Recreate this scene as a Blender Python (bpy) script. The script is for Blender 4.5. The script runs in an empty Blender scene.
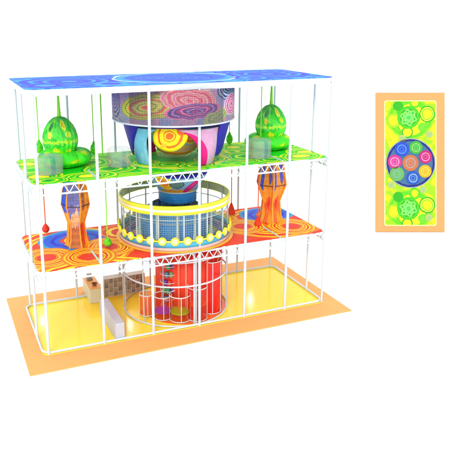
import bpy, math, random
from mathutils import Matrix, Vector
random.seed(4)
S = bpy.context.scene
COL = S.collection
PI = math.pi

# ------------------------------------------------------------ camera numbers
CAM = Vector((-8.950, -24.127, 11.949)); YAW = 0.3976; PITCH = 0.2558
F = Vector((math.sin(YAW)*math.cos(PITCH), math.cos(YAW)*math.cos(PITCH), -math.sin(PITCH)))
R = Vector((math.cos(YAW), -math.sin(YAW), 0)); U = R.cross(F)
FACE = -PI/2 - YAW + 0.045          # direction of the viewer seen from the tower's axis

# ------------------------------------------------------------ colours
def srgb(*c):
    return tuple(((v/255)/12.92 if v/255 <= .04045 else ((v/255+.055)/1.055)**2.4) for v in c)
def col(c):
    return tuple(v*.9 for v in srgb(*c)) + (1,)

# ------------------------------------------------------------ materials
MATS = {}
def bsdf_of(m): return m.node_tree.nodes['Principled BSDF']
def plain(name, c, rough=.45, metal=0, alpha=1, bump=0, spec=.5, vary=.06):
    if name in MATS: return MATS[name]
    m = bpy.data.materials.new(name); m.use_nodes = True
    nt = m.node_tree; b = bsdf_of(m)
    b.inputs['Roughness'].default_value = rough; b.inputs['Metallic'].default_value = metal
    b.inputs['Alpha'].default_value = alpha; b.inputs['Specular IOR Level'].default_value = spec
    tc = nt.nodes.new('ShaderNodeTexCoord')
    n = nt.nodes.new('ShaderNodeTexNoise'); n.inputs['Scale'].default_value = 3.1; n.inputs['Detail'].default_value = 3
    nt.links.new(tc.outputs['Object'], n.inputs['Vector'])
    cr = nt.nodes.new('ShaderNodeValToRGB')
    base = col(c)
    cr.color_ramp.elements[0].position = .3; cr.color_ramp.elements[0].color = tuple(v*(1-vary) for v in base[:3])+(1,)
    cr.color_ramp.elements[1].position = .7; cr.color_ramp.elements[1].color = tuple(min(1, v*(1+vary*.5)) for v in base[:3])+(1,)
    nt.links.new(n.outputs['Fac'], cr.inputs['Fac']); nt.links.new(cr.outputs['Color'], b.inputs['Base Color'])
    if bump:
        bp = nt.nodes.new('ShaderNodeBump'); bp.inputs['Strength'].default_value = bump
        n2 = nt.nodes.new('ShaderNodeTexNoise'); n2.inputs['Scale'].default_value = 60
        nt.links.new(tc.outputs['Object'], n2.inputs['Vector'])
        nt.links.new(n2.outputs['Fac'], bp.inputs['Height']); nt.links.new(bp.outputs['Normal'], b.inputs['Normal'])
    MATS[name] = m
    return m

def math_n(nt, op, a, b=None, clamp=False):
    n = nt.nodes.new('ShaderNodeMath'); n.operation = op; n.use_clamp = clamp
    for i, v in enumerate((a, b)):
        if v is None: continue
        if isinstance(v, (int, float)): n.inputs[i].default_value = v
        else: nt.links.new(v, n.inputs[i])
    return n.outputs[0]

def paint(name, base, layers, wobble=.0, wscale=1.5, net=None, rough=.6, base2=None, mott=0.08, spec=.3, alpha=1.0, alpha_layer=None):
    """fabric or net dyed with concentric shapes.  UV is in metres.
    layers: (cx, cy, rx, ry, rot_deg, [(outer radius 0..1, colour or None), ...])  centre outwards.
    net: (kind 'diamond'|'grid', cells per metre, thread width 0..1, hole alpha, hole darkening)"""
    m = bpy.data.materials.new(name); m.use_nodes = True
    nt = m.node_tree; b = bsdf_of(m)
    b.inputs['Roughness'].default_value = rough; b.inputs['Specular IOR Level'].default_value = spec
    uv = nt.nodes.new('ShaderNodeUVMap').outputs['UV']
    vec = uv
    if wobble:
        n = nt.nodes.new('ShaderNodeTexNoise'); n.inputs['Scale'].default_value = wscale; n.inputs['Detail'].default_value = 1.5
        nt.links.new(uv, n.inputs['Vector'])
        s1 = nt.nodes.new('ShaderNodeVectorMath'); s1.operation = 'SUBTRACT'; s1.inputs[1].default_value = (.5, .5, .5)
        nt.links.new(n.outputs['Color'], s1.inputs[0])
        s2 = nt.nodes.new('ShaderNodeVectorMath'); s2.operation = 'SCALE'; s2.inputs['Scale'].default_value = wobble*2
        nt.links.new(s1.outputs[0], s2.inputs[0])
        s3 = nt.nodes.new('ShaderNodeVectorMath'); s3.operation = 'ADD'
        nt.links.new(uv, s3.inputs[0]); nt.links.new(s2.outputs[0], s3.inputs[1]); vec = s3.outputs[0]
    def swirl(c1, c2):
        n = nt.nodes.new('ShaderNodeTexNoise'); n.inputs['Scale'].default_value = 1.3; n.inputs['Detail'].default_value = 2.0
        n.inputs['Distortion'].default_value = 1.6
        nt.links.new(uv, n.inputs['Vector'])
        cr = nt.nodes.new('ShaderNodeValToRGB'); cr.color_ramp.elements[0].position = .47; cr.color_ramp.elements[1].position = .53
        cr.color_ramp.elements[0].color = col(c1); cr.color_ramp.elements[1].color = col(c2)
        nt.links.new(n.outputs['Fac'], cr.inputs['Fac']); return cr.outputs['Color']
    if base2: cur = swirl(base, base2)
    else:
        rgb = nt.nodes.new('ShaderNodeRGB'); rgb.outputs[0].default_value = col(base); cur = rgb.outputs[0]
    for (cx, cy, rx, ry, rot, stops) in layers:
        mp = nt.nodes.new('ShaderNodeMapping'); mp.vector_type = 'TEXTURE'
        mp.inputs['Location'].default_value = (cx, cy, 0); mp.inputs['Rotation'].default_value = (0, 0, math.radians(rot))
        mp.inputs['Scale'].default_value = (rx, ry, 1e6)
        nt.links.new(vec, mp.inputs['Vector'])
        ln = nt.nodes.new('ShaderNodeVectorMath'); ln.operation = 'LENGTH'; nt.links.new(mp.outputs[0], ln.inputs[0])
        cr = nt.nodes.new('ShaderNodeValToRGB'); ramp = cr.color_ramp; ramp.interpolation = 'CONSTANT'
        pos = 0.0; first = True; last = None
        for (o, c) in list(stops) + [(None, None)]:
            if first: e = ramp.elements[0]; e.position = 0; first = False
            elif last is None and len(ramp.elements) == 2 and ramp.elements[1].position == 1.0 and not getattr(ramp, '_x', None):
                e = ramp.elements.new(min(pos, .999))
            else: e = ramp.elements.new(min(pos, .999))
            e.color = (col(c) if c else (0, 0, 0, 0))
            pos = (o or 1) * .98
        # last original element (position 1.0) must be clear too
        for e in ramp.elements:
            if e.position >= .9999: e.color = (0, 0, 0, 0)
        nt.links.new(ln.outputs['Value'], cr.inputs['Fac'])
        mx = nt.nodes.new('ShaderNodeMix'); mx.data_type = 'RGBA'
        nt.links.new(cr.outputs['Alpha'], mx.inputs[0]); nt.links.new(cur, mx.inputs[6]); nt.links.new(cr.outputs['Color'], mx.inputs[7])
        cur = mx.outputs[2]
    if mott:
        n = nt.nodes.new('ShaderNodeTexNoise'); n.inputs['Scale'].default_value = 9; n.inputs['Detail'].default_value = 4
        nt.links.new(uv, n.inputs['Vector'])
        hs = nt.nodes.new('ShaderNodeHueSaturation')
        v = math_n(nt, 'ADD', math_n(nt, 'MULTIPLY', n.outputs['Fac'], mott*4), 1-mott*2)
        nt.links.new(v, hs.inputs['Value']); nt.links.new(cur, hs.inputs['Color']); cur = hs.outputs['Color']
    if net:
        kind, k, w, ha, dark = net
        sp = nt.nodes.new('ShaderNodeSeparateXYZ'); nt.links.new(uv, sp.inputs[0])
        x, y = sp.outputs[0], sp.outputs[1]
        if kind == 'diamond':
            a = math_n(nt, 'ADD', x, y); c = math_n(nt, 'SUBTRACT', x, y)
        else: a, c = x, y
        def tri(q):
            f = math_n(nt, 'FRACT', math_n(nt, 'MULTIPLY', q, k))
            return math_n(nt, 'LESS_THAN', f, w)
        t = math_n(nt, 'MAXIMUM', tri(a), tri(c))
        if kind == 'vert': t = tri(x)
        hs = nt.nodes.new('ShaderNodeHueSaturation')
        nt.links.new(math_n(nt, 'ADD', math_n(nt, 'MULTIPLY', t, dark), 1-dark), hs.inputs['Value'])
        nt.links.new(cur, hs.inputs['Color']); cur = hs.outputs['Color']
        if ha < 1:
            nt.links.new(math_n(nt, 'ADD', math_n(nt, 'MULTIPLY', t, alpha-ha), ha), b.inputs['Alpha'])
        bp = nt.nodes.new('ShaderNodeBump'); bp.inputs['Strength'].default_value = .35; bp.inputs['Distance'].default_value = .02
        nt.links.new(t, bp.inputs['Height']); nt.links.new(bp.outputs['Normal'], b.inputs['Normal'])
    elif alpha < 1: b.inputs['Alpha'].default_value = alpha
    nt.links.new(cur, b.inputs['Base Color'])
    return m

# ------------------------------------------------------------ mesh builder
class MB:
    def __init__(s): s.v = []; s.f = []; s.uv = []; s.mi = []
    def add(s, vs, fs, uvs=None, mi=0):
        o = len(s.v); s.v += [tuple(p) for p in vs]
        s.uv += (uvs if uvs else [(p[0], p[1]) for p in vs])
        for f in fs: s.f.append(tuple(o+i for i in f)); s.mi.append(mi)
        return s
    def box(s, x0, y0, z0, x1, y1, z1, mi=0):
        vs = [(x, y, z) for z in (z0, z1) for y in (y0, y1) for x in (x0, x1)]
        fs = [(0,2,3,1),(4,5,7,6),(0,1,5,4),(2,6,7,3),(0,4,6,2),(1,3,7,5)]
        return s.add(vs, fs, None, mi)
    def tube(s, pts, r, seg=10, closed=False, mi=0, r2=None):
        pts = [Vector(p) for p in pts]; n = len(pts); vs = []; prev = None
        for i, p in enumerate(pts):
            if closed: d = pts[(i+1) % n]-pts[i-1]
            else: d = pts[min(i+1, n-1)]-pts[max(i-1, 0)]
            d.normalize()
            if prev is None:
                a = Vector((0, 0, 1)) if abs(d.z) < .9 else Vector((1, 0, 0))
                e1 = d.cross(a).normalized()
            else:
                e1 = (prev - d*prev.dot(d)).normalized()
            prev = e1; e2 = d.cross(e1)
            rr = r if r2 is None else r+(r2-r)*i/(n-1)
            for k in range(seg):
                t = 2*PI*k/seg; vs.append(p+e1*rr*math.cos(t)+e2*rr*math.sin(t))
        fs = []
        for i in range(n if closed else n-1):
            j = (i+1) % n
            for k in range(seg):
                q = (k+1) % seg; fs.append((i*seg+k, i*seg+q, j*seg+q, j*seg+k))
        if not closed:
            fs.append(tuple(range(seg))[::-1]); fs.append(tuple((n-1)*seg+k for k in range(seg)))
        return s.add(vs, fs, None, mi)
    def rev(s, prof, seg=64, c=(0, 0), uref=None, mod=None, a0=-PI, a1=PI, mi=0):
        """prof list of (r, z); u = angle from FACE times uref"""
        full = abs(a1-a0-2*PI) < 1e-6
        vs = []; uvs = []; fs = []; m = len(prof)
        ur = uref or max(p[0] for p in prof)
        acc = 0
        for i in range(seg+1):
            a = a0+(a1-a0)*i/seg
            for j, (r, z) in enumerate(prof):
                k = mod(a, j, m) if mod else 1
                vs.append((c[0]+r*k*math.cos(a+FACE), c[1]+r*k*math.sin(a+FACE), z)); uvs.append((a*ur, z))
        for i in range(seg):
            for j in range(m-1):
                fs.append((i*m+j, (i+1)*m+j, (i+1)*m+j+1, i*m+j+1))
        return s.add(vs, fs, uvs, mi)
    def disc(s, c, r, z, seg=40, mi=0, t=.012, ry=None):
        ry = ry or r
        vs = [(c[0]+r*math.cos(2*PI*k/seg), c[1]+ry*math.sin(2*PI*k/seg), zz) for zz in (z-t, z) for k in range(seg)]
        fs = [tuple(range(seg))[::-1], tuple(range(seg, 2*seg))]+[(k, (k+1) % seg, seg+(k+1) % seg, seg+k) for k in range(seg)]
        return s.add(vs, fs, None, mi)
    def poly(s, pts, z0, z1, mi=0):
        n = len(pts)
        vs = [(x, y, z0) for x, y in pts]+[(x, y, z1) for x, y in pts]
        return s.add(vs, [tuple(range(n))[::-1], tuple(range(n, 2*n))]+[(k, (k+1) % n, n+(k+1) % n, n+k) for k in range(n)], None, mi)
    def build(s, name, mat, parent=None, smooth=True, solid=0, bevel=0):
        me = bpy.data.meshes.new(name); me.from_pydata(s.v, [], s.f)
        for m in (mat if isinstance(mat, (list, tuple)) else [mat]): me.materials.append(m)
        ul = me.uv_layers.new(name='UVMap')
        for p in me.polygons:
            p.material_index = s.mi[p.index]
            for li in p.loop_indices: ul.data[li].uv = s.uv[me.loops[li].vertex_index]
        o = bpy.data.objects.new(name, me); COL.objects.link(o)
        if smooth:
            me.polygons.foreach_set('use_smooth', [True]*len(me.polygons))
            try: me.set_sharp_from_angle(angle=math.radians(40))
            except Exception: pass
        if solid:
            md = o.modifiers.new('thick', 'SOLIDIFY'); md.thickness = solid; md.offset = 0
        if bevel:
            md = o.modifiers.new('bev', 'BEVEL'); md.width = bevel; md.segments = 2; md.limit_method = 'ANGLE'
        if parent: o.parent = parent
        return o

def tag(o, label, cat, group=None):
    o['label'] = label; o['category'] = cat
    if group: o['group'] = group
    return o
def thing(name, label, cat, loc=(0, 0, 0), group=None):
    o = bpy.data.objects.new(name, None); COL.objects.link(o); o.location = loc; o.empty_display_size = .3
    return tag(o, label, cat, group)
def copy_tree(root, loc, label):
    def rec(o, par):
        c = o.copy(); COL.objects.link(c); c.parent = par
        for ch in [x for x in bpy.data.objects if x.parent == o and x != c and x in kids[o]]: rec(ch, c)
        return c
    kids = {}
    def walk(o):
        kids[o] = list(o.children)
        for k in kids[o]: walk(k)
    walk(root)
    c = rec(root, None); c.location = loc; c['label'] = label
    return c
def rrect(hx, hy, r, n=8, z=None):
    pts = []
    for (cx, cy, a) in ((hx-r, hy-r, 0), (-hx+r, hy-r, PI/2), (-hx+r, -hy+r, PI), (hx-r, -hy+r, 1.5*PI)):
        for i in range(n+1):
            t = a+PI/2*i/n; p = (cx+r*math.cos(t), cy+r*math.sin(t)); pts.append(p if z is None else p+(z,))
    return pts

# ------------------------------------------------------------ base materials
M_white = plain('white_powder_coat', (204, 217, 226), rough=.35, vary=.02)
M_steel = plain('galvanised_tube', (190, 198, 200), rough=.35, metal=.1, vary=.05)
M_greytube = plain('grey_tube', (176, 184, 182), rough=.4, vary=.05)
M_orange = plain('orange_mat', (242, 172, 98), rough=.7, vary=.03, bump=.05)
M_yellow = plain('yellow_gloss_floor', (255, 229, 66), rough=.15, vary=.03, spec=.22)
M_bandy = plain('yellow_padding', (255, 240, 40), rough=.4, vary=.04)
M_bandw = plain('white_padding', (250, 246, 225), rough=.4, vary=.04)
M_lime = plain('green_rope', (140, 232, 40), rough=.6, vary=.1, bump=.2)
M_redrope = plain('red_rope', (236, 84, 34), rough=.6, vary=.1, bump=.2)

# ============================================================ SETTING
g = MB(); g.poly([(-400, -400), (400, -400), (400, 400), (-400, 400)], -.12, -.045)
o = g.build('ground', plain('white_studio_floor', (255, 255, 255), rough=.9, vary=.0, spec=0), smooth=False); o['kind'] = 'structure'
bsdf_of(o.data.materials[0]).inputs['Base Color'].default_value = (.97, .97, .97, 1)
for l in list(o.data.materials[0].node_tree.links):
    if l.to_socket.name == 'Base Color': o.data.materials[0].node_tree.links.remove(l)

HX, HY = 6.0, 2.23
Z1, Z2, Z3 = 3.19, 6.40, 9.68

t = thing('play_floor', 'flat orange mat with glossy yellow floor set in its middle', 'floor mat')
MB().poly([(-6.66, -3.44), (6.66, -3.44), (6.66, 3.44), (-6.66, 3.44)], -.044, -.008).build('border_mat', M_orange, t, smooth=False)
MB().poly(rrect(6.02, 2.30, .3), -.008, .0).build('yellow_sheet', M_yellow, t, smooth=False)

# ============================================================ STEEL FRAME
fr = thing('steel_frame', 'tall white steel frame of round posts and lattice trusses around all three storeys', 'frame')
FX = [-5.80, -3.71, -1.75, .19, 2.18, 4.09, 5.93]
for x in FX:
    r = .055 if x < 5 else .045
    MB().tube([(x, -HY, 0), (x, -HY, 9.5)], r, 12).build('post', M_white, fr)
for x in FX[:-1]+[5.9]:
    MB().tube([(x-(.07 if x > -5 else 0), HY, 0), (x-(.07 if x > -5 else 0), HY, 9.5)], .05, 12).build('post', M_white, fr)
for x in (-6, 6):
    MB().tube([(x, -.88, 0), (x, -.88, 9.5)], .052, 12).build('post', M_white, fr)
MB().tube([(.06, -2.02, 0), (.06, -2.02, 3.1)], .045, 12).build('post', M_white, fr)
MB().tube(rrect(HX, HY, .35, 8, .06), .045, 8, closed=True).build('base_rail', M_white, fr)
def truss(z):
    m = MB()
    m.tube(rrect(HX, HY, .35, 8, z-.05), .045, 8, closed=True)
    m.tube(rrect(HX, HY, .35, 8, z-.37), .036, 8, closed=True)
    # zigzag along the rounded rectangle
    P = rrect(HX, HY, .35, 6); P.append(P[0]); cum = [0]
    for a, b in zip(P, P[1:]): cum.append(cum[-1]+math.dist(a, b))
    n = int(round(cum[-1]/.185)); n += n % 2; pts = []
    j = 0
    for i in range(n):
        d = cum[-1]*i/n
        while cum[j+1] < d: j += 1
        q = (d-cum[j])/(cum[j+1]-cum[j]); a, b = P[j], P[j+1]
        pts.append((a[0]+(b[0]-a[0])*q, a[1]+(b[1]-a[1])*q, z-.06 if i % 2 else z-.36))
    for a, b in zip(pts, pts[1:]+pts[:1]): m.tube([a, b], .020, 6)
    return m.build('lattice_truss', M_white, fr)
truss(Z1); truss(Z2)
top = MB()
P = rrect(HX, HY, .25, 8); Pi = rrect(HX-.1, HY-.1, .18, 8); n = len(P)
vs = [(x, y, z) for z in (Z3-.26, Z3-.03) for (x, y) in P]+[(x, y, z) for z in (Z3-.26, Z3-.03) for (x, y) in Pi]
fs = []
for k in range(n):
    q = (k+1) % n
    fs += [(k, q, n+q, n+k), (2*n+k, 3*n+k, 3*n+q, 2*n+q), (k, 2*n+k, 2*n+q, q), (n+k, n+q, 3*n+q, 3*n+k)]
top.add(vs, fs); top.build('top_beam', M_white, fr)
for z in (Z1, Z2):
    for x in (-3.72, 3.80):
        MB().box(x-.035, -HY+.05, z+.022, x+.035, -.72, z+.055).build('cross_bar', plain('pale_steel', (190, 214, 205)), fr, smooth=False)

# ============================================================ DECK NETS AND ROOF
RD, OR, YE, BL, DB, CY = (228, 52, 34), (234, 122, 30), (250, 206, 36), (24, 92, 226), (16, 36, 210), (44, 150, 210)
def target(cx, cy, r, ry=None, c=((.34, RD), (.42, OR), (.47, YE), (.55, OR), (.60, YE), (.68, RD), (.73, YE), (.82, OR), (.88, YE), (.97, OR))):
    return (cx, cy, r, ry or r, 0, list(c))
bl = ((.22, OR), (.30, YE), (.40, RD), (.55, BL), (.66, DB), (.85, BL), (.98, CY))
big = ((.60, RD), (.64, YE), (.70, OR), (.74, YE), (.84, RD), (.88, YE), (.93, OR), (.97, RD))
L2 = [(-4.3, .0, 2.7, 2.7, 0, big), (4.5, .1, 2.7, 2.6, 0, big),
      (-4.35, -2.9, 2.6, 1.5, 0, [(.5, RD), (.60, YE), (.70, RD), (.80, YE), (.9, OR), (.98, YE)]),
      (-4.0, .85, 1.55, 1.35, 0, bl), (4.85, .95, 1.35, 1.1, 0, bl),
      (-1.95, 1.1, 1.0, 1.0, 0, [(.5, RD), (.7, YE), (.85, RD), (.98, OR)]),
      target(-3.0, -.5, 1.15), target(-5.45, -.78, 1.12), target(-3.95, -1.28, 1.10),
      target(3.05, -.25, 1.10), target(5.0, -1.05, 1.15), target(2.75, 1.15, .7)]
M_d1 = paint('orange_deck_net', RD, L2, wobble=.08, wscale=2.2, net=('diamond', 8.5, .30, 1, -.22), mott=.06, base2=(236, 62, 40))
GR, DG, YG, Y2 = (20, 214, 20), (0, 170, 30), (150, 236, 0), (250, 246, 10)
gt = ((.34, Y2), (.42, DG), (.50, YG), (.60, GR), (.66, Y2), (.76, GR), (.82, YG), (.90, Y2), (.97, GR))
gt2 = ((.2, DG), (.34, GR), (.44, Y2), (.54, GR), (.62, DG), (.70, YG), (.80, GR), (.88, Y2), (.97, DG))
L3 = []
for sx in (-1, 1):
    X = 4.45*sx
    L3 += [(X, .1, 2.5, 2.5, 0, [(.55, GR), (.64, Y2), (.74, GR), (.82, Y2), (.90, YG), (.98, DG)]),
           target(X+1.55*(-sx), -.75, 1.15, .95, gt2), target(X+1.6*sx*.7, -1.0, 1.0, .9, gt),
           target(X+1.2, .6, .9, .9, gt2), target(X-1.2, 1.2, 1.0, .9, gt),
           target(X+.55, -1.62, 1.15, .75, gt), target(X-.9, -1.75, .8, .6, gt2)]
L3 += [(.1, .2, 2.25, 2.2, 0, [(.55, GR), (.72, YG), (.86, GR), (.955, Y2), (.985, (170, 200, 150))]),
       target(-.55, -.95, .75, .6, gt2), target(.35, -1.5, .85, .5, gt2), target(1.25, -.7, .75, .6, gt2), target(-1.3, -.3, .6, .6, gt), target(.3, .9, .8, .8, gt)]
M_d2 = paint('green_deck_net', GR, L3, wobble=.15, wscale=1.6, net=('diamond', 8, .3, 1, -.15), mott=.06, base2=YG)
B1, B2, B3, B4 = (28, 92, 232), (50, 56, 206), (44, 146, 240), (20, 70, 220)
bt = ((.14, B3), (.22, B2), (.30, B1), (.38, B2), (.46, B4), (.54, B3), (.62, B2), (.70, B1), (.78, B3), (.86, B2), (.95, B4))
LR = [target(-4.1, 0, 1.9, 1.9, bt), target(-5.2, -1.2, .9, .9, ((.4, B3), (.7, B2), (.95, B1))), target(-2.7, 1.2, .8, .8, bt), target(-2.9, -1.4, .7, .7, ((.5, B2), (.9, B3))),
      (.12, .05, 2.60, 2.17, 0, [(.5, B1), (.62, B4), (.8, B1), (.955, B3), (.99, (236, 240, 250))]),
      target(-.9, .2, .75, .75, bt), target(.8, -.5, .7, .7, bt), target(.5, 1.1, .6, .6, bt),
      target(4.2, 0, 1.9, 1.9, bt), target(5.2, 1.1, .8, .8, bt), target(2.9, -1.3, .8, .8, ((.4, B2), (.7, B3), (.95, B4))), target(3.0, 1.3, .7, .7, bt)]
M_roof = paint('blue_roof_net', B1, LR, wobble=.20, wscale=1.1, net=('diamond', 8, .3, 1, -.1), mott=.10, base2=B3)
def sheet(name, z, m, label, cat, hx=HX-.04, hy=HY-.04, hole=None):
    # fine skin: rounded rectangle lying on the frame
    o = MB().poly(rrect(hx, hy, .3, 8), z, z+.02).build(name, m, smooth=False)
    return tag(o, label, cat)
sheet('deck_net', Z1, M_d1, 'red and orange crocheted floor net of the middle storey with blue patches under the columns', 'net floor')
sheet('deck_net', Z2, M_d2, 'green and yellow crocheted floor net of the top storey', 'net floor')
sheet('roof_net', Z3-.025, M_roof, 'bright blue swirl patterned net roof with a white circle outline', 'roof', HX+.02, HY+.02)

# ============================================================ TOP STOREY
# ---- hanging drum
NV, MG, PK, PE, GY = (36, 40, 130), (226, 40, 140), (240, 130, 170), (248, 176, 150), (190, 190, 205)
RDm = 2.42
def th(px, c=173.5, s=58.0): return math.asin(max(-1, min(1, (px-c)/s)))*RDm
def rings(cols, n, r0=.12, r1=.98):
    out = []
    for k in range(n): out.append((r0+(r1-r0)*k/(n-1), cols[k % len(cols)]))
    return out
YL, RE, PU = (214, 214, 74), (220, 90, 90), (104, 70, 150)
LD = [(th(119), 9.1, .60, .9, 20, rings([(120, 60, 130), (180, 170, 200), (90, 70, 160), (160, 160, 206)], 11)),
      (th(113.5), 8.6, .4, .5, 0, rings([NV, (130, 130, 196)], 6)),
      (th(176), 9.5, 1.5, .55, 4, rings([PE, (250, 200, 180), PK, (200, 190, 206)], 13)),
      (th(150), 8.80, 1.30, .50, 6, rings([RE, (236, 150, 70), YL, (150, 160, 80), YL, (226, 190, 90), (160, 176, 90)], 14)),
      (th(188), 9.05, 1.15, .50, -6, rings([(240, 90, 120), PE, PK, (248, 190, 170), (236, 110, 130)], 14)),
      (th(192), 8.66, 1.15, .30, 4, rings([(190, 70, 130), PU, (180, 130, 176), PU, PK], 10)),
      (th(213), 8.40, .75, .24, 12, rings([(190, 200, 90), (150, 170, 110), (176, 190, 140)], 7)),
      (th(222), 9.42, .66, .46, 0, rings([(40, 60, 140), (190, 200, 220), (50, 60, 150), (170, 200, 190)], 9)),
      (th(226.5), 8.75, .66, .46, 0, rings([MG, (225, 190, 215), (236, 110, 170), (225, 200, 220)], 8))]
t = thing('hanging_drum', 'see-through round net drum in purple, pink and lime hanging under the blue roof', 'net drum')
M_drum = paint('drum_net', (150, 160, 200), LD, wobble=.11, wscale=2.6, net=('grid', 14, .45, .48, .0), base2=(200, 156, 184), mott=.18, alpha=.95)
MB().rev([(RDm, 8.13), (RDm, 9.42)], 96, uref=RDm).build('drum_wall', M_drum, t, solid=.02)
w = MB()
for i in range(84):
    a = FACE+(-.72+1.58*i/83)
    w.tube([((RDm+.03)*math.cos(a), (RDm+.03)*math.sin(a), 8.15), ((RDm+.03)*math.cos(a), (RDm+.03)*math.sin(a), 9.40)], .007, 4)
w.build('wire_screen', plain('dark_cord', (96, 84, 120), alpha=.85), t)
MB().tube([(RDm*math.cos(k*PI/36), RDm*math.sin(k*PI/36), 8.11) for k in range(72)], .035, 8, closed=True).build('rim_ring', M_white, t)

# ---- climbing bowl beneath the drum
CX = .12
t = thing('climbing_bowl', 'indigo rimmed net climbing bowl standing on blue and pink legs on the green deck', 'climbing net', (0, 0, 0))
M_ind = paint('indigo_net', (44, 30, 168), [], net=('diamond', 14, .35, 1, -.2), base2=(34, 24, 150), mott=.05)
MB().rev([(2.30, 8.10), (2.12, 8.05), (2.02, 7.97)], 96, c=(CX, 0)).build('rim_skirt', M_ind, t, solid=.04)
LB = (108, 178, 214)
def shell(name, m, ac, wfun, z0, z1, bulge, n=26, k=14, off=0.0):
    b = MB(); vs = []; uv = []
    for j in range(n+1):
        q = j/n; z = z0+(z1-z0)*q
        Rz = 1.64+(2.06-1.64)*(z-6.42)/1.6+off
        w0, w1 = wfun(q)
        for i in range(k+1):
            p = i/k; a = ac+w0+(w1-w0)*p
            r = Rz+bulge*math.sin(PI*p)*(.4+.6*math.sin(PI*min(1, q+.15)))
            vs.append((CX+r*math.cos(FACE+a), r*math.sin(FACE+a), z)); uv.append((p, q))
    fs = [(j*(k+1)+i, j*(k+1)+i+1, (j+1)*(k+1)+i+1, (j+1)*(k+1)+i) for j in range(n) for i in range(k)]
    b.add(vs, fs, uv); return b.build(name, m, t, solid=.03)
D = math.radians
def legw(sgn):
    def f(q):
        inner = D(-16-6*q-24*max(0, q-.62)**1.3*2.2) ; outer = D(17+3*q)
        return (inner, outer) if sgn > 0 else (-outer, -inner)
    return f
M_bl = paint('light_blue_net', LB, [(.2, .1, .5, .3, 0, [(.9, (90, 160, 205))])], net=('grid', 18, .4, 1, -.12), base2=(130, 190, 222), mott=.08)
M_pk = paint('pink_net', (206, 156, 192), [(.78, .5, .10, .42, 0, [(.9, (190, 180, 205))]), (.12, .35, .20, .62, 8, [(.98, (226, 20, 130))])], net=('grid', 18, .4, .93, -.12), base2=(196, 176, 200), mott=.08)
def lw_blue(q): return (D(-17+20*q), D(17+17*q**5))
def lw_pink(q): return (D(-17-7*q-22*q**4), D(12-4*q))
def lw_back(q): return (D(-16-26*max(0, q-.6)), D(16+26*max(0, q-.6)))
shell('leg', M_bl, D(-56), lw_blue, 6.42, 7.92, .16)
shell('leg', M_pk, D(47), lw_pink, 6.42, 7.92, .20)
shell('leg', M_bl, D(132), lw_back, 6.42, 7.92, .14)
shell('leg', M_pk, D(-132), lw_back, 6.42, 7.92, .14)
shell('pendant', M_ind, 0, lambda q: (D(-76-44*q**.7), D(-68+26*q)), 6.72, 8.04, .0, off=.09)
shell('pendant', M_ind, 0, lambda q: (D(54-4*q), D(66+52*q**.7)), 6.72, 8.04, .0, off=.09)
shell('pendant', M_ind, D(180), lambda q: (D(-1-27*q**.8), D(1+27*q**.8)), 6.75, 7.96, .0)
ZO = lambda y: 0
sp = [(.62, 7.42, .42, .24, -20, [(.4, (250, 150, 60)), (.7, (240, 90, 60)), (.97, (250, 200, 60))]),
      (.42, 7.72, .22, .12, 0, [(.5, (180, 60, 140)), (.97, (200, 210, 230))]),
      (1.35, 7.25, .38, .5, -10, [(.4, (226, 20, 130)), (.97, (214, 120, 170))]),
      (-.1, 6.74, 6, .14, 0, [(.99, (244, 130, 50))]),
      (-.1, 6.98, 6, .16, 0, [(.99, (214, 160, 130))])]
M_bowl = paint('bowl_net', (132, 178, 214), sp, wobble=.05, wscale=3, net=('grid', 16, .45, .95, -.15), base2=(150, 180, 205), mott=.10)
MB().rev([(1.90, 8.04), (1.66, 7.70), (1.20, 7.40), (1.0, 7.18), (.90, 7.0), (.78, 6.80), (.55, 6.68), (.02, 6.62)], 72, c=(CX, 0), uref=1.25).build('bowl', M_bowl, t)
def swirl_pad():
    a = FACE-.16; n = Vector((math.cos(a), math.sin(a), .12)).normalized(); e1 = Vector((-math.sin(a), math.cos(a), 0)); e2 = n.cross(e1)
    if e2.z < 0: e2 = -e2
    cc = Vector((CX+1.80*math.cos(a), 1.80*math.sin(a), 7.66)); vs = []; uv = []; K = 48; J = 8
    for j in range(J+1):
        q = j/J
        for i in range(K):
            p = 2*PI*i/K
            rx = .63*q*(1+.05*math.cos(3*p+.5)+.10*max(0, math.cos(p-.25))**6); rz = .60*q*(1+.04*math.cos(2*p+1))
            v = cc+e1*rx*math.cos(p)+e2*rz*math.sin(p)+n*(.16*math.sqrt(max(0, 1-q*q)))
            vs.append(v); uv.append((q*math.cos(p), q*math.sin(p)))
    fs = [(j*K+i, j*K+(i+1) % K, (j+1)*K+(i+1) % K, (j+1)*K+i) for j in range(J) for i in range(K)]
    OO, YY, PP = (240, 110, 24), (252, 226, 20), (250, 180, 40)
    ly = [(.05, -.02, 1.02, 1.02, 0, [(.22, OO), (.30, YY), (.36, OO), (.44, YY), (.60, YY), (.74, OO), (.99, YY)]),
          (.70, .22, .24, .20, 0, [(.98, OO)]), (-.30, -.62, .2, .14, 40, [(.98, PP)]), (.3, .62, .16, .08, 0, [(.98, (120, 70, 160))])]
    MB().add(vs, fs, uv).build('swirl_pad', paint('swirl_fabric', YY, ly, wobble=.10, wscale=2.2, net=('grid', 14, .5, 1, -.1), mott=.08), t, solid=.03)
swirl_pad()

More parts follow.
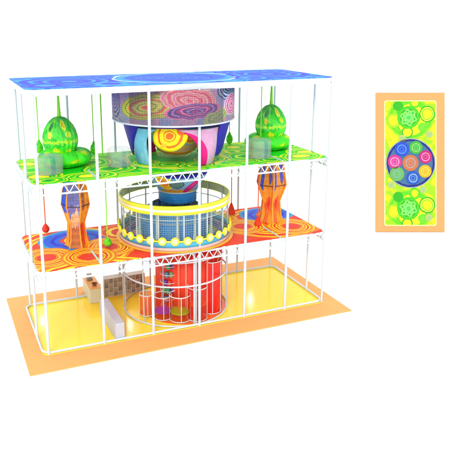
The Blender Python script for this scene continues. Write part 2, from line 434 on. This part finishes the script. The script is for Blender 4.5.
# ---- egg pods with cushions
def egg_paint():
    G0 = (66, 222, 40)
    ly = [(x*.16-1.9, 7.42, .068, .10, 0, [(.99, (110, 216, 30))]) for x in range(2, 22)] + [(0, 7.42, 9, .045, 0, [(.99, (170, 226, 30))])] + [
          (-.36, 8.0, .19, .30, -14, [(.45, (10, 130, 50)), (.7, (20, 160, 60)), (.98, (130, 226, 30))]),
          (.30, 8.03, .19, .28, 18, [(.40, (220, 190, 50)), (.66, (240, 236, 40)), (.98, (90, 216, 30))]),
          (-.34, 7.66, .12, .12, 0, [(.98, (214, 200, 50))]), (.46, 7.68, .13, .13, 0, [(.98, (190, 220, 30))]),
          (-.1, 7.06, .20, .14, 0, [(.98, (220, 220, 30))]), (.5, 7.08, .16, .12, 0, [(.98, (190, 220, 30))]),
          (1.2, 7.9, .22, .3, 0, [(.5, (20, 150, 50)), (.98, (180, 226, 30))]), (-1.2, 7.9, .22, .3, 0, [(.5, (20, 150, 50)), (.98, (180, 226, 30))])]
    return paint('egg_net', G0, ly, wobble=.10, wscale=5, net=('vert', 17, .5, .70, -.42), base2=(24, 190, 34), mott=.22)
M_egg = egg_paint()
M_cush = paint('cushion_fabric', (60, 218, 36), [(x, z, rx, rz, 0, [(.5, (200, 222, 20)), (.98, (90, 220, 20))]) for x, z, rx, rz in
               ((-.8, 7.05, .4, .12), (.2, 7.12, .5, .10), (1.1, 7.0, .4, .12), (.5, 6.72, .3, .1), (-.5, 6.62, .3, .08), (2.2, 6.9, .4, .2), (-2.2, 6.9, .4, .2))],
               wobble=.15, wscale=3, net=('grid', 18, .5, 1, -.15), base2=(20, 190, 32), mott=.16)
EX = .62
def make_egg(loc, label):
    t = thing('egg_pod', label, 'climbing pod', loc, 'green egg pods of the top storey')
    prof = []
    for i in range(25):
        s_ = i/24; z = 6.74+1.60*s_
        tt = 2*s_-1
        r = .655*math.sqrt(max(0, 1-tt*tt))*(1-.16*tt)
        if s_ < .22: r = max(r, .50+.4*s_)
        prof.append((max(r, .01), z))
    MB().rev(prof, 120, uref=.7, mod=lambda a, j, m: 1+.026*math.cos(a*22)+(.05*math.cos(a*8)*max(0, 1-j/5))).build('pod_shell', M_egg, t)
    MB().tube([(0, 0, 8.28), (0, 0, 8.55), (0, 0, 8.95), (0, 0, 9.44)], .085, 10, r2=.03).build('rope', M_lime, t)
    return t
def make_cushion(loc, label):
    prof = []
    for i in range(21):
        a = -PI/2 + PI*1.35*i/20 if False else 2*PI*i/20-PI/2
        prof.append((.62+.36*math.cos(a)*(1.0), 6.735+.30*math.sin(a)))
    def mod(a, j, m):
        return 1+.13*(abs(math.sin(a*3.5+.6))**.6-.5)*(1 if 3 < j < 17 else .7)
    o = MB().rev(prof, 140, uref=.95, mod=mod).build('ring_cushion', M_cush)
    o.location = loc
    return tag(o, label, 'cushion', 'lumpy cushions under the egg pods')
e = make_egg((-4.44, .55, 0), 'green ribbed egg pod hanging at the left end of the top storey')
copy_tree(e, (4.70, .50, 0), 'green ribbed egg pod hanging at the right end of the top storey')
c = make_cushion((-4.28, .55, 0), 'lumpy green ring cushion under the left egg pod')
c2 = c.copy(); COL.objects.link(c2); c2.location = (4.56, .45, 0); c2['label'] = 'lumpy green ring cushion under the right egg pod'

# ---- hanging bags
M_bag = paint('green_bag', (100, 214, 20), [], wobble=0, base2=(60, 190, 30), mott=.2)
def make_bag(loc, z_top, label):
    t = thing('hanging_bag', label, 'swing bag', loc, 'green hanging bags of the top storey')
    MB().rev([(.012, 1.0-.42), (.045, .52), (.07, .45), (.13, .36), (.155, .24), (.15, .14), (.11, .05), (.02, .0)], 20).build('bag', M_bag, t)
    MB().tube([(0, 0, .5), (0, 0, z_top-loc[2])], .022, 8).build('rope', M_lime, t)
    return t
make_bag((-5.10, 1.55, 6.74), 9.44, 'green bag on a long rope left of the left egg pod')
make_bag((-2.98, 1.25, 6.58), 9.44, 'green bag on a long rope right of the left egg pod')
make_bag((3.38, 1.9, 6.43), 9.44, 'green bag on a long rope beside the bowl and drum, right side')
make_bag((3.98, .05, 6.50), 9.44, 'green bag on a thin rope in front of the right egg pod')
t = thing('hook_rope', 'thin green rope with a bent hook end between the left egg pod and the drum', 'rope')
MB().tube([(-2.72, .9, 6.5), (-2.72, .9, 9.40)], .03, 8).build('rope', M_lime, t)
MB().tube([(-2.76, .9, 9.40), (-2.45, .9, 9.40)], .035, 8).build('hook_arm', M_lime, t)

# ---- grey gauze cylinders
M_gauze = paint('grey_gauze', (178, 196, 180), [(.25, .45, .10, 3, 0, [(.9, (120, 150, 190))]), (-.38, .4, .07, 3, 0, [(.9, (200, 140, 130))])], wobble=.03, net=('grid', 24, .5, .22, 0), mott=.05, alpha=.42, base2=(166, 190, 176))
def gauze(loc, r, h, label):
    o = MB().rev([(.02, .0), (r*.94, .0), (r, .03), (r*1.02, h*.5), (r, h-.03), (r*.9, h), (.02, h+.01)], 48, uref=r).build('gauze_cylinder', M_gauze)
    o.location = loc; return tag(o, label, 'net cylinder', 'grey gauze cylinders on the green deck')
gauze((-5.12, -.62, Z2+.025), .50, .66, 'pale grey gauze cylinder in front of the left egg pod cushion')
gauze((-2.42, -.42, Z2+.025), .46, .70, 'pale grey gauze cylinder between the left cushion and the blue leg of the bowl')
gauze((3.28, -1.12, Z2+.025), .50, .74, 'pale grey gauze cylinder in front of the right egg pod cushion')

# ============================================================ MIDDLE STOREY
# ---- hexagonal net columns
def hexcol(loc, label, s=1.0, mats=None, tw=0):
    t = thing('net_column', label, 'climbing column', loc, 'hexagonal net columns of the middle storey')
    lev = [(.58, 0), (.46, .30), (.39, .95), (.66, 1.70), (.47, 2.85)]
    rc = 6
    def corner(j, k): 
        r, z = lev[j]; a = 2*PI*k/rc+tw; return Vector((r*s*math.cos(a), r*s*math.sin(a), z))
    for k in range(rc):
        b = MB(); vs = []; uv = []
        for j in range(len(lev)):
            A, B = corner(j, k), corner(j, (k+1) % rc); mid = (A+B)/2
            for i in range(7):
                p = i/6; v = A.lerp(B, p); pull = 1-.10*math.sin(PI*p)
                vs.append((v.x*pull, v.y*pull, v.z)); uv.append((p, lev[j][1]/2.85))
        fs = [(j*7+i, j*7+i+1, (j+1)*7+i+1, (j+1)*7+i) for j in range(len(lev)-1) for i in range(6)]
        b.add(vs, fs, uv); b.build('net_panel', HEXM[mats[k]], t)
    for k in range(rc):
        MB().tube([corner(j, k) for j in range(len(lev))], .035*s, 8).build('corner_rope', plain('orange_rope', (250, 160, 40), vary=.2), t)
    MB().tube([corner(3, k)+Vector((0, 0, 0)) for k in range(rc)], .018, 6, closed=True).build('waist_ring', plain('dark_ring', (80, 60, 90)), t)
    return t
def hp(name, a, b, ly, al=.9): return paint(name, a, ly, wobble=.16, wscale=4, net=('grid', 11, .42, al, -.35), base2=b, mott=.2)
low = (.5, .0, .9, .50, 0, [(.30, (230, 90, 40)), (.99, (250, 160, 40))])
HEXM = [hp('column_net_violet', (120, 120, 200), (170, 110, 170), [(.5, .38, .45, .16, 0, [(.99, (246, 180, 130))]), (.5, .12, .7, .18, 0, [(.99, (196, 110, 60))])], .45),
        hp('column_net_orange', (246, 150, 40), (214, 80, 36), [(.4, .75, .2, .2, 10, [(.99, (180, 90, 90))]), (.5, .2, .25, .16, 0, [(.98, (226, 60, 40))])], .8),
        hp('column_net_blue', (20, 80, 230), (30, 60, 200), [(.5, .2, 1.0, .32, 0, [(.99, (250, 160, 40))]), (.5, .2, .22, .18, 0, [(.98, (230, 60, 40))])], .85),
        hp('column_net_gold', (246, 150, 44), (216, 92, 36), [(.12, .86, .17, .36, 4, [(.99, (50, 84, 214))]), (.74, .9, .20, .34, -3, [(.99, (90, 84, 196))]), (.5, .30, .26, .12, 0, [(.6, (236, 40, 40)), (.98, (240, 90, 50))])], .8),
        hp('column_net_ultramarine', (60, 100, 214), (110, 90, 180), [(.5, .16, 1.2, .42, 0, [(.99, (248, 156, 44))]), (.5, .30, .26, .12, 0, [(.6, (236, 40, 40)), (.98, (240, 90, 50))])], .97)]
hexcol((-4.07, .15, Z1+.02), 'tall waisted net column, blue and violet with orange ropes, left end of middle storey', .83, (1, 0, 1, 2, 0, 1), D(-20))
hexcol((4.60, .1, Z1+.02), 'tall waisted net column, gold with red spots and blue top, right end of middle storey', 1.03, (3, 3, 3, 3, 3, 3), D(-50))

# ---- rope balls
def ball(loc, m, rope_m, label, s=1.0, shape='ball', ztop=Z2-.40):
    t = thing('rope_ball', label, 'rope ball', loc, 'rope balls hung over the orange deck')
    if shape == 'ball': prof = [(.02, 0), (.09, .02), (.15, .10), (.16, .18), (.12, .27), (.05, .36), (.015, .42)]
    else: prof = [(.02, 0), (.16, .01), (.15, .08), (.10, .22), (.06, .34), (.015, .44)]
    MB().rev([(r*s, z*s) for r, z in prof], 20).build('ball', m, t)
    MB().tube([(0, 0, .38*s), (0, 0, ztop-loc[2])], .024, 8).build('rope', rope_m, t)
M_redball = paint('red_ball', (236, 56, 30), [], base2=(220, 40, 24), mott=.15)
M_greenball = paint('green_ball', (110, 214, 30), [], base2=(70, 180, 30), mott=.15)
ball((-5.02, 1.75, 3.36), M_redball, M_redrope, 'red ball on a red rope at the left end of the middle storey')
ball((-3.02, -.55, 3.24), M_greenball, M_lime, 'light green ball on a green rope above the orange deck')
ball((3.35, 1.55, 3.26), M_redball, M_redrope, 'red cone shaped ball on a rope right behind the yellow banded ring', 1.2, 'cone')
ball((3.72, -.35, 3.22), M_redball, M_redrope, 'red cone shaped ball on a rope left of the gold net column', 1.0, 'cone')

# ---- round cage
RC = 2.27
t = thing('round_cage', 'round play cage with padded yellow top band and a row of yellow discs', 'play cage')
MB().rev([(RC-.05, 4.70), (RC, 4.70), (RC+.015, 4.75), (RC, 4.80)], 96).build('padded_band', M_bandy, t, solid=.03)
MB().rev([(RC, 4.80), (RC+.01, 4.84), (RC, 4.90)], 96).build('padded_stripe', M_bandw, t, solid=.03)
MB().rev([(RC, 4.90), (RC+.015, 4.95), (RC, 5.02), (RC-.06, 5.03)], 96).build('padded_band', M_bandy, t, solid=.03)
MB().rev([(RC-.05, 4.72), (RC-.05, 5.0)], 96).build('band_lining', plain('olive_lining', (196, 196, 140)), t)
for k in range(14):
    a = FACE+.16+2*PI*k/14
    x, y = (RC-.07)*math.cos(a), (RC-.07)*math.sin(a)
    MB().tube([(x, y, 3.22), (x, y, 4.98)], .032, 8).build('post', M_steel, t)
MB().tube([((RC-.1)*math.cos(k*PI/36), (RC-.1)*math.sin(k*PI/36), 4.45) for k in range(72)], .018, 6, closed=True).build('rail', M_greytube, t)
M_screen = paint('cage_screen', (196, 220, 226), [], net=('grid', 11, .10, .04, 0), mott=0, alpha=.42)
MB().rev([(RC-.03, 3.60), (RC-.03, 4.72)], 96, uref=RC).build('net_screen', M_screen, t)
for k in range(30):
    a = FACE+2*PI*k/30
    b = MB(); r = .165
    n = Vector((math.cos(a), math.sin(a), 0)); e1 = Vector((-n.y, n.x, 0)); cc = n*(RC+.03)+Vector((0, 0, 3.66))
    for (rr, off, mi) in ((r, .0, 0), (r, .05, 0), (r*.62, .065, 1)):
        pass
    seg = 24; rings = [(r, 0), (r, .045), (r*.66, .06), (r*.60, .05), (r*.3, .06)]
    vs = [cc+e1*rr*math.cos(2*PI*i/seg)+Vector((0, 0, rr*math.sin(2*PI*i/seg)))+n*off for rr, off in rings for i in range(seg)]
    vs.append(cc+n*.062)
    fs = [(j*seg+i, j*seg+(i+1) % seg, (j+1)*seg+(i+1) % seg, (j+1)*seg+i) for j in range(len(rings)-1) for i in range(seg)]
    b.add(vs, fs[:2*seg]); b.mi = [0]*len(b.f)
    b.add(vs, fs[2*seg:]+[((len(rings)-1)*seg+i, (len(rings)-1)*seg+(i+1) % seg, len(rings)*seg) for i in range(seg)], None, 1)
    b.build('disc', [M_bandy, plain('cream_disc', (240, 236, 170))], t)
MB().tube([((RC+.02)*math.cos(k*PI/36), (RC+.02)*math.sin(k*PI/36), 3.64) for k in range(72)], .035, 8, closed=True).build('chain_band', M_bandy, t)
MB().rev([(RC-.0, 3.62), (RC+.0, 3.38)], 96).build('blue_skirt', plain('blue_skirt', (70, 170, 212)), t, solid=.03)
MB().rev([(RC+.005, 3.38), (RC+.01, 3.24)], 96).build('pink_skirt', plain('pink_skirt', (222, 176, 166)), t, solid=.03)
MB().rev([(RC+.03, 3.25), (RC+.08, 3.235), (RC+.16, 3.225)], 96).build('base_ring', plain('amber_ring', (250, 176, 50)), t)
# floor inside the cage: coloured ring sectors
INF = [(0, 0, 2.2, 2.2, 0, [(.62, (40, 120, 190)), (.80, (96, 176, 70)), (.88, (64, 40, 150)), (.99, (226, 110, 100))]),
       (-1.55, .3, .3, .8, 20, [(.98, (236, 130, 120))]), (1.6, -.2, .3, .5, 0, [(.98, (180, 170, 60))]), (-1.3, -.9, .4, .3, 20, [(.98, (150, 150, 80))])]
MB().disc((0, 0), 2.2, 3.30, 72, t=.06).build('inner_floor', paint('ring_floor', (96, 176, 70), INF, wobble=.06, mott=.1), t)
MB().tube([(1.88*math.cos(k*PI/36), 1.88*math.sin(k*PI/36), 3.46) for k in range(72)], .075, 8, closed=True).build('purple_roll', plain('purple_roll', (72, 52, 160)), t)
# ---- blue net drum inside
t = thing('blue_net_drum', 'blue grid net drum in the middle of the yellow banded cage', 'net drum')
M_bnet = paint('blue_grid_net', (52, 148, 224), [], net=('grid', 9, .16, .97, .32), base2=(44, 136, 216), mott=.06)
MB().rev([(1.40, 3.34), (1.40, 4.05), (1.25, 4.35), (.95, 4.55)], 72, uref=1.36).build('drum_net', M_bnet, t)
MB().tube([(1.41*math.cos(k*PI/24), 1.41*math.sin(k*PI/24), 4.05) for k in range(48)], .02, 6, closed=True).build('rim_ring', M_greytube, t)
for k, (dx, lb) in enumerate(((-.95, 'left of the five'), (-.42, ''), (.06, ''), (.48, ''), (1.02, ''))):
    a = FACE+dx
    o = MB().rev([(.02, 3.33), (.15, 3.34), (.09, 3.5), (.055, 3.75), (.045, 4.3), (.06, 4.5), (.02, 4.55)], 20, c=(1.72*math.cos(a), 1.72*math.sin(a))).build('flared_post', plain('pale_cone', (190, 200, 196)))
    tag(o, ('pale grey flared post inside the cage, leftmost of the five', 'pale grey flared post inside the cage, second of the five from the left',
            'pale grey flared post inside the cage, third of the five, at the front middle', 'pale grey flared post inside the cage, fourth of the five from the left',
            'pale grey flared post inside the cage, rightmost of the five')[k], 'post', 'flared posts inside the yellow banded cage')
# ---- painted funnel below the ceiling
def thf(px): return math.asin(max(-1, min(1, (px-177)/26.)))*1.1
FL = [(0, 6.05, 9, .20, 0, [(.99, (44, 30, 168))]), (thf(164), 5.62, .42, .30, -15, [(.3, (250, 150, 40)), (.5, (240, 120, 40)), (.6, (255, 226, 30)), (.75, (246, 150, 30)), (.98, (255, 228, 20))]),
      (thf(177), 5.24, 1.0, .10, 0, [(.98, (244, 160, 50))]),
      (thf(192), 5.48, .52, .17, 38, [(.35, (240, 60, 160)), (.98, (222, 30, 130))]),
      (thf(176), 5.56, .33, .19, 0, [(.8, (96, 130, 120)), (.98, (70, 100, 120))])]
t = thing('painted_funnel', 'painted fabric funnel, indigo top with yellow and magenta shapes, hanging above the blue drum', 'net funnel')
MB().rev([(1.28, 6.0), (1.08, 5.6), (.78, 5.16)], 72, c=(.15, 0), uref=1.1).build('funnel_cloth', paint('funnel_cloth', (126, 180, 214), FL, wobble=.04, wscale=4, net=('grid', 18, .5, 1, -.1), mott=.08), t, solid=.03)
MB().rev([(.78, 5.16), (.76, 5.1), (.76, 4.70)], 72, c=(.15, 0), uref=1.1).build('funnel_neck', M_bnet, t, solid=.03)
MB().tube([(.15+.8*math.cos(k*PI/24), .8*math.sin(k*PI/24), 5.15) for k in range(48)], .03, 6, closed=True).build('neck_ring', M_greytube, t)

# ============================================================ GROUND STOREY
def alpha_mat(name, c, al, rough=.25): return plain(name, c, rough=rough, alpha=al, vary=.08)
t = thing('tube_cage', 'round cage of thin grey rails around the red tubes at ground level', 'cage')
for z in (.05, 1.73):
    MB().tube([(2.2*math.cos(k*PI/36), 2.2*math.sin(k*PI/36), z) for k in range(72)], .035, 8, closed=True).build('ring_rail', M_white, t)
MB().tube([(2.2*math.cos(k*PI/36), 2.2*math.sin(k*PI/36), 2.72) for k in range(72)], .025, 8, closed=True).build('ring_rail', M_white, t)
for a in (-1.45, -1.25, 1.32, 1.5, 2.6, -2.6, .38, -.62):
    MB().tube([(2.2*math.cos(FACE+a), 2.2*math.sin(FACE+a), .03), (2.2*math.cos(FACE+a), 2.2*math.sin(FACE+a), 2.8)], .028, 8).build('upright', M_steel, t)

DK = plain('tube_rim', (214, 218, 216))
def tubeset(c, r, h, colr, al, disc_c, zd, label, nup=4, extra=None):
    t = thing('tube_pod', label, 'play tube', (c[0], c[1], 0.01), 'tubes standing inside the ground cage')
    m = alpha_mat('tube_%d_%d_%d_film' % colr, colr, al)
    MB().rev([(r, .03), (r, h)], 48).build('clear_wall', m, t)
    for z in (.04, h): MB().tube([(r*math.cos(k*PI/20), r*math.sin(k*PI/20), z) for k in range(40)], .022, 6, closed=True).build('hoop', DK, t)
    if disc_c:
        MB().disc((0, 0), r-.02, zd, 40, t=.05).build('pad', plain('pad_%d_%d_%d_vinyl' % disc_c, disc_c, vary=.12), t)
    for k in range(nup):
        a = FACE+.1+2*PI*k/nup
        MB().tube([(r*math.cos(a), r*math.sin(a), .02), (r*math.cos(a), r*math.sin(a), h)], .018, 6).build('upright', DK, t)
    return t
tubeset((-1.42, -.45), .31, .92, (250, 104, 40), .55, (240, 120, 50), .10, 'smallest clear orange tube at the left of the ground cage')
tubeset((-.93, -1.02), .36, 1.0, (240, 72, 31), .34, (0, 40, 255), .36, 'clear red tube with a blue violet pad inside')
tubeset((-.33, -1.42), .43, 1.10, (240, 72, 30), .32, (0, 226, 20), .40, 'clear red tube with a green pad inside')
tubeset((.34, -1.62), .40, 1.42, (250, 60, 44), .45, (240, 110, 50), .72, 'clear red tube with an orange pad halfway up')
tubeset((1.15, -1.18), .42, 2.30, (246, 34, 30), .72, (226, 120, 30), 2.2, 'tall red tube with an amber top at the right of the ground cage', 6)
t = tag(MB().rev([(1.42, .02), (1.42, 2.78)], 72, c=(.62, .0)).build('red_drum', alpha_mat('red_film', (246, 62, 30), .93, .6), solid=.02), 'large see-through red drum at the back of the ground cage', 'play drum')
tag(MB().disc((.30, -.28), 1.78, .016, 72, t=.012).build('round_mat', plain('orange_red_mat', (250, 112, 30), rough=.2)), 'round orange red mat on the yellow floor under the tubes', 'mat')
# shelf tower with coloured pads
t = thing('pad_tower', 'narrow tower of small green, violet and red pads standing behind the green pad tube', 'tower', (-.52, -.66, 0))
for k in range(4):
    a = D(25)+k*PI/2
    MB().tube([(.34*math.cos(a), .34*math.sin(a), 0), (.34*math.cos(a), .34*math.sin(a), 2.74)], .025, 6).build('upright', M_greytube, t)
for j in range(7):
    z = .35+.36*j
    MB().tube([(.35*math.cos(k*PI/12), .35*math.sin(k*PI/12), z) for k in range(24)], .018, 6, closed=True).build('hoop', DK, t)
    for k in range(5):
        a = FACE-1.6+.8*k+.3*j; cc_ = ((60, 150, 110), (110, 60, 150), (214, 60, 50), (80, 130, 170), (140, 160, 90))[(k+j*2) % 5]
        MB().rev([(.01, z-.13), (.08, z-.11), (.095, z), (.08, z+.11), (.01, z+.13)], 12, c=(.24*math.cos(a), .24*math.sin(a))).build('pad', plain('tower_pad_%d_%d_%d' % cc_, cc_, vary=.15), t)
for k in range(6):
    a = FACE-.62+.42*k
    if k in (1, 4): continue
    MB()
# orange slats right of the tower
t = thing('slat_screen', 'curved screen of upright orange and pink slats in the ground cage', 'screen')
for k in range(7):
    a = FACE-.30+.20*k; r_ = 1.50
    MB().tube([(.62+r_*math.cos(a), r_*math.sin(a), .02), (.62+r_*math.cos(a), r_*math.sin(a), 2.74)], .045, 8).build('slat', (plain('coral_slat', (246, 120, 90)), plain('pink_slat', (244, 130, 110)), plain('red_slat', (232, 48, 40)))[k % 3], t)

# ---- bench wall, counter, cubby shelf
MB_ = MB(); MB_.box(-.18, -1.22, 0, .18, 1.22, .68)
o = MB_.build('low_wall', plain('lavender_wall', (190, 194, 208), rough=.5), smooth=False, bevel=.02); o.location = (-3.07, -.95, .003)
tag(o, 'plain low white wall block on the yellow floor left of the tube cage', 'low wall')
t = thing('counter', 'cream reception counter with an orange top', 'counter', (-3.13, 2.16, .003))
MB().box(-.24, -.72, 0, .24, .72, .66).build('counter_body', plain('cream_panel', (216, 214, 186), rough=.5), t, smooth=False, bevel=.015)
MB().box(-.27, -.75, .66, .27, .75, .71).build('counter_top', plain('amber_top', (246, 178, 90), rough=.35), t, smooth=False, bevel=.01)
tt = thing('till', 'small grey till standing on the orange counter top', 'till', (-3.16, 2.42, .715))
MB().box(-.12, -.14, 0, .12, .14, .10).build('till_base', plain('grey_plastic', (150, 140, 130)), tt, smooth=False, bevel=.01)
MB().add([(-.11, -.02, .10), (.11, -.02, .10), (.11, .03, .28), (-.11, .03, .28), (-.11, .02, .10), (.11, .02, .10), (.11, .07, .28), (-.11, .07, .28)],
         [(0,1,2,3),(5,4,7,6),(0,4,5,1),(3,2,6,7),(0,3,7,4),(1,5,6,2)]).build('screen', plain('pale_screen', (214, 210, 200)), tt, smooth=False)
o = MB().rev([(.01, 0), (.07, .005), (.12, .07), (.125, .10), (.105, .095), (.06, .03), (.01, .025)], 24).build('bowl', plain('brown_bowl', (130, 80, 40)))
o.location = (-3.1, 1.72, .715); tag(o, 'small brown bowl on the near end of the orange counter top', 'bowl')
t = thing('cubby_shelf', 'grey brown cubby shelf with rows of square lockers at the back of the yellow floor', 'shelf', (-1.72, 2.0, .003))
M_cub = plain('cubby_board', (206, 200, 184), vary=.15); M_cubd = plain('cubby_dark', (176, 170, 154), vary=.2)
MB().box(-.92, .17, 0, .92, .2, .86).build('back_board', M_cubd, t, smooth=False)
b = MB()
for i in range(10):
    x = -.92+1.84*i/9; b.box(x-.015, -.17, 0, x+.015, .169, .86)
for j in range(5):
    z = .0+.86*j/4
    for i in range(9):
        x = -.92+1.84*i/9; b.box(x+.0152, -.168, max(0, z-.025), x+1.84/9-.0152, .168, min(.86, z+.0) if j else .02)
b.build('cubby_grid', M_cub, t, smooth=False)
for i in range(9):
    for j in range(4):
        if True:
            x = -.92+1.84*(i+.5)/9; z = .215*j+.02
            w_ = .084; MB().box(x-w_, -.13-.02*random.random(), z, x+w_, .15, z+.155).build('door', plain('locker_%d' % ((i*3+j) % 4), ((158, 150, 132), (176, 168, 152), (138, 134, 126), (186, 176, 150))[(i*3+j) % 4], vary=.2), t, smooth=False)

# ============================================================ PLAN BOARD (flat top view panel at the right)
DEP = (Vector((14.10, 4.66, 0))-CAM).dot(F)
Sx = DEP/646.912
def bpx(u, v):   # board-plane coordinates in metres from a reading of the plan
    return ((u-410.3)*Sx, (231.8-v)*Sx)
O = CAM+F*DEP+R*((410.3-200.808)*Sx)+U*((186.886-231.8)*Sx)
pb = thing('plan_board', 'flat plan panel with orange border and green and blue top view, right of the tower', 'plan board')
pb.matrix_world = Matrix(((R.x, F.x, U.x, O.x), (R.y, F.y, U.y, O.y), (R.z, F.z, U.z, O.z-.0), (0, 0, 0, 1)))
def plate(name, pts, y0, y1, m, parent=pb):
    n = len(pts); b = MB()
    vs = [(x, y0, z) for x, z in pts]+[(x, y1, z) for x, z in pts]
    fs = [tuple(range(n)), tuple(range(n, 2*n))[::-1]]+[(k, n+k, n+(k+1) % n, (k+1) % n) for k in range(n)]
    b.add(vs, fs, [(v[0], v[2]) for v in vs]); return b.build(name, m, parent, smooth=False)
def rect(u0, v0, u1, v1, r=0):
    x0, z0 = bpx(u0, v1); x1, z1 = bpx(u1, v0)
    return [((x0+x1)/2+x, (z0+z1)/2+z) for x, z in rrect((x1-x0)/2, (z1-z0)/2, max(r, .001), 6)]
plate('border_panel', rect(375.9, 92.6, 444.7, 231.8), 0, .12, plain('plan_orange', (206, 148, 84), rough=.6, vary=.03))
plate('edge_line', rect(384.0, 100.4, 436.3, 225.9, .14), -.03, -.002, plain('plan_cream', (255, 246, 150), rough=.6))
GY_ = []
def C(u, v, r, stops, ry=None): 
    x, z = bpx(u, v); GY_.append((x, z, r*Sx, (ry or r)*Sx, 0, stops))
g1, g2, g3, yy = (84, 190, 6), (40, 164, 14), (130, 202, 8), (214, 206, 8)
for (oy, s) in ((117.5, 1), (208.5, 1)):
    C(410, oy+1, 24, [(.80, g3), (.90, g1), (.98, g3)], 21)
    C(411, oy+2, 17, [(.85, yy), (.98, g1)], 19)
    C(427, oy-3.5, 8.6, [(.55, yy), (.7, g3), (.82, (200, 200, 60)), (.97, g2)])
    C(398, oy-11.5, 5.5, [(.97, g2)]); C(414.5, oy-15, 6, [(.6, yy), (.97, g1)])
    C(393.5, oy+3, 8, [(.7, yy), (.8, g1), (.88, yy), (.97, g1)])
    C(422.5, oy+10, 5, [(.5, (110, 190, 40)), (.97, (90, 205, 30))]); C(407, oy+15, 6, [(.75, yy), (.97, g2)])
    C(408.2, oy, 11.8, [(.2, (60, 190, 60)), (.3, (140, 236, 120)), (.5, (70, 214, 60)), (.6, (150, 240, 90)), (.78, g2), (.86, g1), (.97, (40, 180, 20))])
    for k in range(6):
        a = k*PI/3+.3; C(408.2+6.2*math.cos(a), oy+6.2*math.sin(a), 2.6, [(.4, (30, 160, 40)), (.97, (120, 236, 90))])
M_plan = paint('plan_green_print', (196, 212, 12), GY_, wobble=.05, wscale=2.5, mott=.10, base2=(146, 200, 12))
plate('green_print', rect(385.1, 101.5, 435.2, 224.8, .12), -.05, -.032, M_plan)
def disc_plate(name, u, v, r, y0, y1, stops):
    x, z = bpx(u, v); rr = r*Sx
    pts = [(x+rr*math.cos(2*PI*k/48), z+rr*math.sin(2*PI*k/48)) for k in range(48)]
    stops = [(q_, tuple(int(v_*.84) for v_ in c_)) for q_, c_ in stops]
    m = paint(name+'_print', stops[0][1], [(x, z, rr*1.02, rr*1.02, 0, stops)], wobble=.02, wscale=6, mott=.08)
    plate(name, pts, y0, y1, m)
disc_plate('central_disc', 410.3, 163.2, 24.8, -.075, -.052, [(.88, (66, 118, 164)), (.935, (26, 40, 140)), (.965, (20, 30, 130)), (.99, (190, 206, 220))])
W_ = (220, 226, 236)
for (u, v, r, a, b) in ((401.3, 149.3, 7.2, (30, 80, 220), (90, 150, 240)), (415.4, 147.6, 6.6, (60, 190, 70), (150, 220, 110)), (425, 157, 6.6, (206, 30, 120), (236, 150, 200)),
                        (394.3, 161.8, 7.0, (220, 50, 150), (240, 160, 210)), (410, 163, 8.0, (214, 120, 70), (190, 160, 160)), (424.6, 171.3, 6.4, (240, 190, 20), (250, 220, 80)),
                        (412.6, 178, 6.8, (24, 90, 200), (150, 190, 236)), (396.5, 174, 7.2, (110, 190, 90), (120, 190, 150))):
    disc_plate('ring_pad', u, v, r, -.095, -.077, [(.2, a), (.34, tuple((p_+q_)//2 for p_, q_ in zip(a, b))), (.5, a), (.66, b), (.99, a)] if u != 396.5 else [(.3, a), (.6, b), (.99, a)])
for (u, v) in ((429, 134.5), (402, 138.5), (428.5, 217.5), (422.8, 189.5), (391.2, 185)):
    disc_plate('grey_dot', u, v, 3.6, -.075, -.052, [(.6, (176, 206, 130)), (.99, (190, 216, 120))])

# ============================================================ LIGHT, WORLD, CAMERA
w = bpy.data.worlds.new('World'); S.world = w; w.use_nodes = True
bg = w.node_tree.nodes['Background']; bg.inputs['Color'].default_value = (1, 1, 1, 1); bg.inputs['Strength'].default_value = 1.06
sd = bpy.data.lights.new('studio_key', 'SUN'); sd.energy = 1.5; sd.angle = D(25); sd.color = (1, .985, .96)
so = bpy.data.objects.new('studio_key', sd); COL.objects.link(so)
so.rotation_euler = Vector((.5, .78, -.62)).to_track_quat('-Z', 'Y').to_euler()
for (x, y, d) in ((-5.54, .58, 7.0), (-2.38, -1.13, 9.0), (3.16, -.87, 8.5)):    # round studio lamps behind, mirrored in the glossy floor
    P0 = Vector((x, y, 0)); dr = (P0-CAM).normalized(); dr.z = -dr.z
    ld = bpy.data.lights.new('studio_lamp', 'POINT'); ld.energy = 26; ld.shadow_soft_size = .11
    lo = bpy.data.objects.new('studio_lamp', ld); COL.objects.link(lo); lo.location = P0+dr*d

cd = bpy.data.cameras.new('camera'); co = bpy.data.objects.new('camera', cd); COL.objects.link(co)
cd.sensor_width = 36; cd.lens = 36*646.912/450; cd.clip_end = 2000
cd.shift_x = (225-200.808)/450; cd.shift_y = (186.886-225)/450
co.matrix_world = Matrix(((R.x, U.x, -F.x, CAM.x), (R.y, U.y, -F.y, CAM.y), (R.z, U.z, -F.z, CAM.z), (0, 0, 0, 1)))
S.camera = co
S.view_settings.view_transform = 'Standard'; S.view_settings.look = 'None'; S.view_settings.exposure = .38; S.view_settings.gamma = 1
S.cycles.transparent_max_bounces = 40
